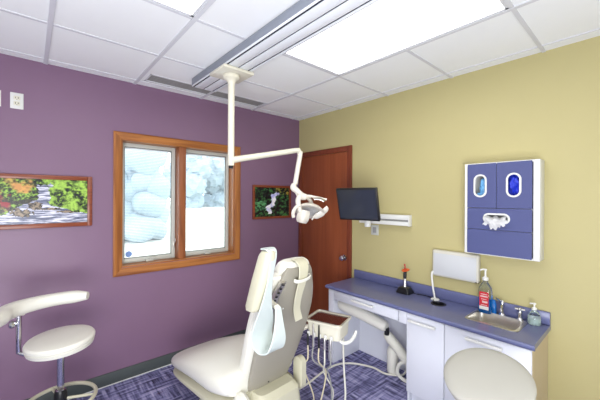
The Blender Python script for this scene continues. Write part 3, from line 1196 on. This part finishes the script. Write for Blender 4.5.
# crumpled tissue hanging from the slot
bm = bmesh.new()
nu, nv = 34, 16
gA = []
for i in range(nu + 1):
    row = []
    for j in range(nv + 1):
        u, v = i / nu, j / nv
        drop = .085 * (1 + .5 * noise.noise(V(u * 7, 3, 0))) * (1 - abs(u - .5) * .6)
        y = -2.368 + .140 * u + .006 * math.sin(v * 9 + u * 5)
        z = 1.468 - v * drop + .008 * math.sin(u * 15) * (1 - v)
        x = gxf - .020 - .022 * math.sin(v * PI * .6) + .010 * math.sin(u * 13 + v * 3) * v + (.03 * (1 - v * 4) if v < .25 else 0)
        row.append(bm.verts.new((x, y, z)))
    gA.append(row)
for i in range(nu):
    for j in range(nv):
        bm.faces.new((gA[i][j], gA[i + 1][j], gA[i + 1][j + 1], gA[i][j + 1]))
r = bmesh.ops.solidify(bm, geom=bm.faces[:], thickness=.0015)
single('paper_towel', bm, M['tissue'], 'crumpled white paper towel hanging out of the dispenser slot', 'towel')

# ---------------------------------------------------------------- monitor on a wall rail
t = thing('wall_rail', (0, -1.30, 1.34), 'white horizontal wall rail behind and right of the monitor', 'wall rail')
bm = bmesh.new()
box(bm, (-.050, -1.570, 1.395), (-.0005, -1.016, 1.440), .006)
box(bm, (-.050, -1.570, 1.340), (-.0005, -1.016, 1.378), .006)
part('rail', bm, M['white_plastic'], t)
part('slot', BX((-.030, -1.568, 1.3785), (-.0005, -1.018, 1.3945)), M['grey_tube'], t)
part('end_cap', BX((-.054, -1.584, 1.338), (-.0005, -1.5705, 1.442), .005), M['white_plastic'], t)
mc = V(-.397, -1.262, 1.535)
ya = math.radians(193)
n_ = V(math.cos(ya), math.sin(ya), 0)
tilt = math.radians(16)
nn = (n_ * math.cos(tilt) - ez * math.sin(tilt)).normalized()
uu = ez.cross(n_).normalized()         # horizontal axis of the screen
vv = nn.cross(uu).normalized()
if vv.z < 0:
    vv = -vv
t = thing('monitor', mc, 'black flat monitor on a white arm in front of the wall rail', 'monitor')
RM = Matrix((( uu.x, nn.x, vv.x, mc.x), (uu.y, nn.y, vv.y, mc.y), (uu.z, nn.z, vv.z, mc.z), (0, 0, 0, 1)))
MW, MH = .200, .153
bm = bmesh.new()
box(bm, (-MW, -.034, -MH), (MW, .0, MH), .006, 2, RM)
part('housing', bm, M['dark'], t)
bm = bmesh.new()
box(bm, (-MW + .016, .0005, -MH + .016), (MW - .016, .002, MH - .016), 0, 1, RM)
part('screen', bm, M['screen'], t)
bm = bmesh.new()
box(bm, (-.05, -.060, -.05), (.05, -.0345, .05), .006, 2, RM)
part('mount_plate', bm, M['white_plastic'], t)
back = RM @ V(0, -.062, 0)
part('arm', TB([back, back + V(.06, -.02, -.05), V(-.22, -1.24, 1.405), V(-.12, -1.20, 1.395), V(-.052, -1.18, 1.39)], [.022, .026, .024, .024, .026], 12, 4), M['white_plastic'], t)
part('knuckle', LT([(0, -.05), (.028, -.05), (.030, -.04), (.030, .03), (.024, .04), (0, .04)], (-.20, -1.235, 1.372), 18), M['white_plastic'], t)
t = thing('wall_outlet', (0, -1.165, 1.21), 'small white outlet plate on the yellow wall below the rail', 'outlet')
part('cover_plate', BX((-.007, -1.225, 1.222), (-.0005, -1.135, 1.325), .003), M['vinyl'], t)
part("socket", BX((-.009, -1.200, 1.245), (-.0072, -1.160, 1.302), .001), M['grey_tube'], t)

# ================================================================ dental chair
CH = thing('dental_chair', (-1.400, -1.318, 0), 'cream reclining dental chair with upright back seen from behind', 'dental chair', math.radians(3))
LC = dict(local=True)


def sec(cx, y, zt, hw, th, edge=.05, n=28, tiltz=0.0, flat=.55):
    """cushion cross-section: superellipse in local x/z at station y; zt = top, th = thickness"""
    out = []
    zc = zt - th / 2
    for k in range(n):
        a = 2 * PI * k / n
        ca, sa = math.cos(a), math.sin(a)
        e = 2 / 3.2
        x = cx + hw * math.copysign(abs(ca) ** e, ca)
        z = zc + th / 2 * math.copysign(abs(sa) ** (2 / 2.6), sa)
        out.append(V(x, y, z + tiltz * x))
    return out


# seat and leg rest, one long cushion
bm = bmesh.new()
st = [(.02, .45, .27, .12), (.06, .488, .30, .17), (.18, .500, .325, .21), (.32, .492, .33, .21), (.46, .472, .33, .20), (.58, .436, .325, .18),
      (.70, .388, .315, .15), (.80, .345, .300, .12), (.88, .314, .275, .105), (.94, .288, .235, .085), (.965, .272, .17, .05)]
P = smooth_path([(a, b, c_) for a, b, c_, d_ in st], 3)
Q = smooth_path([(d_, 0, 0) for a, b, c_, d_ in st], 3)
loft(bm, [sec(-.05, p.x, p.y, p.z, q_.x) for p, q_ in zip(P, Q)])
seat = part('seat', bm, M['vinyl_cream'], CH, **LC)
# lower shell of the seat and the leg rest
bm = bmesh.new()
st2 = [(.0, .34, .26, .12), (.2, .318, .305, .11), (.45, .295, .318, .09), (.68, .256, .308, .07), (.85, .222, .270, .06), (.955, .205, .18, .03)]
P = smooth_path([(a, b, c_) for a, b, c_, d_ in st2], 3)
Q = smooth_path([(d_, 0, 0) for a, b, c_, d_ in st2], 3)
loft(bm, [sec(-.05, p.x, p.y, p.z, q_.x) for p, q_ in zip(P, Q)])
part('seat_shell', bm, M['vinyl_tan'], CH, **LC)
part('toe_cover', TB([(-.30, .88, .255), (-.22, .945, .236), (-.05, .968, .232), (.12, .945, .236), (.20, .88, .255)], [.012, .02, .022, .02, .012], 12, 3), M['vinyl_tan'], CH, **LC)

# backrest: leans back; local frame along the back
th_b = math.radians(17)
b0 = V(0, .0, .33)
bu = V(0, -math.sin(th_b), math.cos(th_b))     # up the back
bn = V(0, math.cos(th_b), math.sin(th_b))      # towards the front of the chair


def bp(x, s, d):
    return b0 + V(x, 0, 0) + bu * s + bn * d


def bsec(s, hw, d0, d1, cx=0.0, n=24, ex=2.8):
    out = []
    dc_, dh = (d0 + d1) / 2, (d1 - d0) / 2
    for k in range(n):
        a = 2 * PI * k / n
        ca, sa = math.cos(a), math.sin(a)
        out.append(bp(cx + hw * math.copysign(abs(ca) ** (2 / ex), ca), s, dc_ + dh * math.copysign(abs(sa) ** (2 / ex), sa)))
    return out


def bloft(st_, sub=4):
    bm = bmesh.new()
    a = smooth_path([(s[0], s[1], s[2]) for s in st_], sub)
    b = smooth_path([(s[3], s[4], 0) for s in st_], sub)
    loft(bm, [bsec(p.x, p.y, p.z, q_.x, q_.y) for p, q_ in zip(a, b)])
    return bm


part('back_cushion', bloft([(.03, .19, .045, .13, 0), (.08, .205, .035, .15, 0), (.3, .225, .03, .14, 0.005), (.5, .235, .03, .13, 0.01), (.62, .225, .025, .12, 0.01), (.74, .205, .02, .12, 0.005),
                            (.79, .195, .02, .105, 0), (.805, .17, .03, .09, 0)]), M['vinyl_cream'], CH, **LC)
shell_ = part('back_shell', bloft([(.0, .172, .0, .06, .0), (.02, .178, -.005, .06, .004), (.25, .204, -.012, .055, .022), (.5, .212, -.014, .05, .034), (.66, .188, -.012, .05, .038), (.76, .150, -.006, .05, .042),
                                   (.82, .125, .0, .045, .044), (.855, .10, .008, .04, .044)]), M['back_shell'], CH, **LC)
part('headrest', bloft([(.66, .10, .03, .13, .05), (.72, .122, .015, .15, .05), (.81, .128, .012, .15, .05), (.860, .116, .02, .13, .05), (.880, .09, .04, .10, .05)]), M['vinyl_cream'], CH, **LC)
# slotted metal adjustment strip on the left edge of the shell
bm = bmesh.new()
pts = [bp(-.166, .575, -.016), bp(-.135, .69, -.014), bp(-.090, .785, -.006)]
P = smooth_path(pts, 4)
secs = []
for i, p in enumerate(P):
    secs.append([p + V(-.022, 0, 0) - bn * .004, p + V(.014, 0, 0) - bn * .008, p + V(.014, 0, 0) + bn * .02, p + V(-.022, 0, 0) + bn * .02])
loft(bm, secs)
strip = part('adjustment_strip', bm, M['steel'], CH, **LC)
for k in range(8):
    c = bp(-.161 + .0018 * k + (.0009 * k * k), .61 + k * .024, -.022)
    part('slot', BX(c - V(.008, .004, .0035), c + V(.008, .004, .0035)), M['dark'], strip, **LC)
for (x, s) in ((-.10, .56), (-.055, .60), (.10, .56)):
    part('screw', LT([(0, 0), (.006, 0), (.005, .003), (0, .004)], bp(x, s, -.0145), 10, -bn), M['white_plastic'], shell_, **LC)
part('screw', LT([(0, 0), (.006, 0), (.005, .003), (0, .004)], bp(-.03, .03, -.008), 10, -bn), M['dark'], shell_, **LC)
# strap over the headrest with crossing loop
part('headrest_strap', ribbon([bp(.055, .86, .10), bp(.055, .892, .05), bp(.055, .872, -.005), bp(.050, .79, -.028), bp(.045, .68, -.030), bp(.055, .58, -.032), bp(.08, .50, -.05)],
                              [V(1, 0, 0)] * 6 + [V(1, -.3, 0)], [.09, .09, .085, .075, .065, .06, .055], .008), M['vinyl_tan'], CH, **LC)
part('strap_loop', ribbon([bp(-.01, .785, -.014), bp(0, .787, -.036), bp(.05, .79, -.042), bp(.105, .80, -.036), bp(.115, .802, -.012)], bu, .024, .008), M['vinyl_cream'], CH, **LC)


# folded armrest on the left: pad with a wide plastic band looping back to the pivot
part('armrest_pad', (lambda bm: (loft(bm, [[V(-.322 + a * 1.0, 0, 0) + V(0, -.24 - s * .14 + b, .965 + s * .355) for a, b in rrect(w_, d_, min(w_, d_) * .45, 4)]
    for s, w_, d_ in ((0.0, .04, .05), (.02, .065, .085), (.08, .075, .105), (.5, .078, .11), (.9, .075, .10), (.98, .062, .08), (1.0, .04, .05))]), bm)[1])(bmesh.new()), M['vinyl_tan'], CH, **LC)
part('armrest_band', ribbon([V(-.322, -.35, 1.325), V(-.318, -.39, 1.325), V(-.314, -.408, 1.29), V(-.312, -.378, 1.16), V(-.302, -.335, 1.02), V(-.282, -.285, .90), V(-.278, -.265, .82), V(-.268, -.295, .765),
                             V(-.250, -.345, .765), V(-.238, -.365, .82), V(-.228, -.355, .90), V(-.215, -.33, .985)],
                            V(1, 0, 0), [.07, .065, .045, .036, .075, .14, .15, .14, .12, .10, .065, .04], .010), M['band'], CH, **LC)
part('armrest_bracket', TB([V(-.17, -.20, .975), V(-.225, -.335, .985)], .016, 10), M['cream_plastic'], CH, **LC)
# right pivot cover and small left knob
bm = bmesh.new()
loft(bm, [[V(.235 + x_, -.045 + a, .335 + b) for a, b in rrect(w_, h_, .045, 6)] for x_, w_, h_ in ((-.03, .07, .19), (-.022, .09, .225), (.022, .09, .225), (.032, .07, .19))])
part('pivot_cover', bm, M['vinyl_tan'], CH, **LC)
part('pivot_cap', LT([(0, -.0), (.03, -.0), (.028, .012), (0, .016)], (.268, -.03, .395), 18, (1, 0, 0)), M['vinyl_cream'], CH, **LC)
bm = bmesh.new()
lathe(bm, [(0, -.04), (.05, -.036), (.068, -.015), (.068, .015), (.05, .034), (0, .038)], (-.235, -.01, .30), 24, (1, -.1, .2))
part('pivot_cover', bm, M['vinyl_cream'], CH, **LC)
# seat back base and pedestal
bm = bmesh.new()
secs = [[V(a, -.02 + b, z) for a, b in rrect(w_, d_, .05)] for w_, d_, z in ((.34, .20, .13), (.36, .24, .20), (.34, .22, .30), (.30, .14, .335))]
loft(bm, secs)
part('lift_cover', bm, M['vinyl_tan'], CH, **LC)
bm = bmesh.new()
secs = [[V(a, .22 + b, z) for a, b in rrect(w_, d_, .08)] for w_, d_, z in ((.50, .80, .0), (.50, .80, .03), (.40, .62, .06), (.26, .36, .09), (.24, .34, .26))]
loft(bm, secs)
part('pedestal', bm, M['cream_plastic'], CH, **LC)

# ================================================================ assistant instrument tray
tc_ = V(-.970, -1.452, .70)
ang = math.atan2(-.21, .07)
T = thing('instrument_tray', (tc_.x, tc_.y, .56), 'instrument tray with dark brown mat and hanging hoses beside the chair', 'instrument tray', ang)


def tloc(bm):
    return bm


TW, TD = .122, .100      # half sizes along local x (front edge) and y
bm = bmesh.new()
secs = [[V(a, b, z) for a, b in rrect(w_, d_, r_)] for w_, d_, r_, z in ((.21, .15, .02, .018), (.250, .190, .03, .030), (.262, .205, .03, .125), (.262, .205, .03, .133))]
loft(bm, secs)
part('body', bm, M['cream_plastic'], T, **LC)
bm = bmesh.new()
ol = rrect(.290, .232, .03)
il = rrect(.258, .200, .02)
bm = plate(ol, [il], lambda u, v, tt: V(u, v, tt), .1335, .146)
part('rim', bm, M['cream_plastic'], T, **LC)
P = [V(a, b, .147) for a, b in rrect(.276, .218, .027)]
bm = bmesh.new()
tube(bm, P, .0045, 8, closed=True)
part('bead', bm, M['steel'], T, **LC)
bm = plate(rrect(.256, .198, .019), [], lambda u, v, tt: V(u, v, tt), .1335, .139)
part('mat', bm, M['brown_pad'], T, **LC)
# curved white handle on the near right
part('handle', TB([(.10, -.05, .03), (.14, -.05, .01), (.175, -.02, .015), (.19, .03, .035), (.19, .07, .06)], [.010, .012, .012, .012, .010], 10, 5), M['white_plastic'], T, **LC)
part('support_arm', TB([(-.11, -.02, .07), (-.16, -.05, .06), (-.20, -.085, .04)], [.016, .018, .018], 12, 5), M['cream_plastic'], T, **LC)
# instruments in holders along the front edge (local -y faces the viewpoint's left)
fr_y = -.1065
xs = [-.105, -.060, -.015, .03, .075]
for k, x in enumerate(xs):
    h = part('holder', BX((x - .010, fr_y - .012, .03), (x + .010, fr_y, .065), .003), M['white_plastic'], T, **LC)
    part('instrument', TB([(x, fr_y - .02, (.05, .132, .130, .05, .05)[k]), (x, fr_y - .02, .04), (x, fr_y - .018, -.03)], [.005, .0075, .0085], 10), M['dark' if k in (0, 2) else 'steel'], T, **LC)
# hoses: world coordinates; each falls to the carpet and loops back under the chair
R4 = T.matrix_basis
hose_ends = [(-1.05, -1.38), (-.94, -1.46), (-1.03, -1.44), (-.90, -1.44), (-1.0, -1.42)]
hm = ['beige_tube', 'grey_tube', 'beige_tube', 'white_tube', 'grey_tube']
for k, x in enumerate(xs):
    a = R4 @ V(x, fr_y - .018, -.03)
    e = V(*hose_ends[k], 0)
    m_ = V(-.985 + .012 * (k - 2) * (-1) ** k, -1.46 + .008 * k, .30)
    if k == 0:
        m_ = V(a.x - .02, a.y + .02, .36)
    part('hose', TB([a, a + V(0, 0, -.10), m_, V(e.x, e.y, .12), V(e.x - .01 - .01 * k, e.y + .03, .012 + .001 * k), V(-1.10, -1.22 - .02 * k, .02 + .008 * k), V(-1.20, -1.14 - .012 * k, .06), V(-1.262, -1.10 - .01 * k, .12)], .0055, 8, 8), M[hm[k]], T)
a = R4 @ V(.10, .05, .0)
part('hose', TB([a, a + V(0, 0, -.12), V(a.x + .01, a.y + .0, .30), V(a.x + .0, a.y - .02, .12), V(a.x - .08, a.y - .04, .012), V(a.x - .22, a.y + .02, .012), V(-1.24, -1.30, .06)], .007, 8, 8), M['white_tube'], T)

# long hose across the carpet to the equipment under the counter
P = [(-1.24, -1.16, .04), (-1.12, -1.13, .012), (-.95, -1.11, .010), (-.83, -1.10, .010), (-.60, -1.06, .010), (-.42, -1.07, .010), (-.30, -1.16, .010), (-.22, -1.32, .010), (-.22, -1.45, .010), (-.14, -1.56, .012), (-.12, -1.60, .06), (-.13, -1.62, .13)]
single('floor_hose', TB(P, .0085, 10, 8), M['white_tube'], 'cream hose curving over the carpet from chair to knee space', 'hose')

# ---------------------------------------------------------------- equipment in the knee space
t = thing('suction_unit', (-.17, -1.55, 0), 'beige jointed equipment arm with white canister stored in the knee space', 'suction unit')
part('upper_arm', TB([(-.34, -1.018, .555), (-.335, -1.05, .552), (-.29, -1.28, .505), (-.25, -1.44, .455), (-.245, -1.48, .445)], [.030, .056, .055, .050, .034], 18, 4), M['beige_pl'], t)
part('elbow', LT([(0, -.03), (.022, -.03), (.022, .03), (0, .03)], (-.235, -1.475, .405), 14), M['dark'], t)
part('lower_arm', TB([(-.21, -1.440, .375), (-.21, -1.475, .355), (-.20, -1.57, .27), (-.19, -1.64, .20), (-.19, -1.67, .18)], [.022, .042, .044, .042, .030], 18, 4), M['white_tube'], t)
part('canister', LT([(0, .001), (.046, .001), (.052, .02), (.052, .20), (.040, .235), (.018, .25), (.014, .285), (0, .285)], (-.135, -1.475, 0), 22), M['beige_pl'], t)
bm = bmesh.new()
box(bm, (-.25, -1.765, .13), (-.13, -1.66, .24), .02, 3)
part('control_head', bm, M['white_plastic'], t)
part('loop', TB([(-.21, -1.66, .20), (-.23, -1.60, .16), (-.23, -1.58, .08), (-.21, -1.62, .03), (-.19, -1.70, .02)], .015, 10, 6), M['beige_pl'], t)

# ================================================================ stools
def stool_base(t, c, zs, R, th, ring_z, ring_r, tilt=(0, 0), ringm='vinyl_tan', seatm='vinyl_cream'):
    cx, cy = c
    ax = V(tilt[0], tilt[1], 1).normalized()
    prof = [(0, -th), (R - .03, -th), (R - .010, -th + .006), (R - .004, -th * .62), (R - .010, -th * .55), (R - .001, -th * .45), (R, -th * .25), (R - .008, -.006), (R - .03, .0), (R * .5, .004), (0, .005)]
    part('seat', LT(prof, (cx, cy, zs), 56, ax), M[seatm], t)
    part('seat_plate', LT([(0, 0), (.08, 0), (.08, .012), (0, .012)], V(cx, cy, zs) - ax * (th + .0125), 20, ax), M['dark'], t)
    part('column', LT([(0, .10), (.026, .10), (.026, ring_z + .05), (.020, ring_z + .055), (.020, zs - th - .1), (.024, zs - th - .05), (.024, zs - th - .022), (0, zs - th - .022)], (cx, cy, 0), 20), M['chrome'], t)
    part('collar', LT([(.0265, -.05), (.034, -.05), (.036, -.03), (.036, .03), (.030, .05), (.0265, .05)], (cx, cy, ring_z), 20), M['dark'], t)
    bm = bmesh.new()
    tube(bm, [(cx + ring_r * math.cos(a * PI / 24), cy + ring_r * math.sin(a * PI / 24), ring_z - .02) for a in range(48)], .012, 10, closed=True)
    part('foot_ring', bm, M[ringm], t)
    for k in range(3):
        a = math.radians(-20 + 120 * k)
        part('spoke', TB([(cx + .036 * math.cos(a), cy + .036 * math.sin(a), ring_z - .012), (cx + (ring_r - .01) * math.cos(a), cy + (ring_r - .01) * math.sin(a), ring_z - .02)], .009, 8), M[ringm], t)
    for k in range(5):
        a = math.radians(12 + 72 * k)
        d = V(math.cos(a), math.sin(a), 0)
        c3 = V(cx, cy, 0)
        lg = part('leg', TB([c3 + d * .01 + V(0, 0, .115), c3 + d * .12 + V(0, 0, .10), c3 + d * .255 + V(0, 0, .078)], [.024, .018, .013], 10), M['cream_plastic'], t)
        bm = bmesh.new()
        cc = c3 + d * .25
        s = V(-d.y, d.x, 0)
        for q_ in (-1, 1):
            lathe(bm, [(0, -.008), (.022, -.008), (.025, -.004), (.025, .004), (.022, .008), (0, .008)], cc + s * .014 * q_ + V(0, 0, .0255), 16, s)
        tube(bm, [cc + V(0, 0, .03), cc + V(0, 0, .07)], .006, 8)
        part('caster', bm, M['dark'], lg)


sc1 = (-2.487, -.520)
t = thing('assistant_stool', (*sc1, 0), 'round cream stool with padded arm bar in front of the purple wall', 'stool')
stool_base(t, sc1, .695, .186, .072, .300, .19, (-.03, -.03))
bz = .912
arc = []
bc = V(-2.50, -.635, bz)
for a in (192, 178, 164, 148, 130, 110, 88, 68, 52):
    arc.append(bc + V(.265 * math.cos(math.radians(a)), .215 * math.sin(math.radians(a)), .0))
arc = [V(-2.83, -.80, bz), V(-2.80, -.70, bz)] + arc[1:]
part('arm_bar', TB(arc, [.042, .046, .046, .048, .048, .046, .043, .041, .040, .026], 18, 4), M['vinyl_cream'], t)
post = V(-2.690, -.415, 0)
bm = bmesh.new()
box(bm, (post.x - .03, post.y - .045, bz - .057), (post.x + .03, post.y + .045, bz - .035), .004)
part('bar_plate', bm, M['cream_plastic'], t)
part('post', TB([post + V(0, 0, bz - .05), post + V(0, 0, .70), post + V(0, 0, .615), post + V(.04, -.03, .598), V(sc1[0] - .07, sc1[1] + .03, .598)], .014, 12), M['chrome'], t)
part('knob', LT([(0, 0), (.012, 0), (.022, .01), (.024, .025), (.014, .034), (0, .035)], post + V(-.014, -.0, .80), 16, (-1, -.3, 0)), M['chrome'], t)

sc2 = (-1.00, -2.515)
t = thing('dentist_stool', (*sc2, 0), 'round stool with seat colour dimmed for the light in front of the sink cabinet, cut off by the bottom edge', 'stool')
stool_base(t, sc2, .750, .190, .062, .33, .2, (-.38, -.01), seatm='vinyl_dimmed')
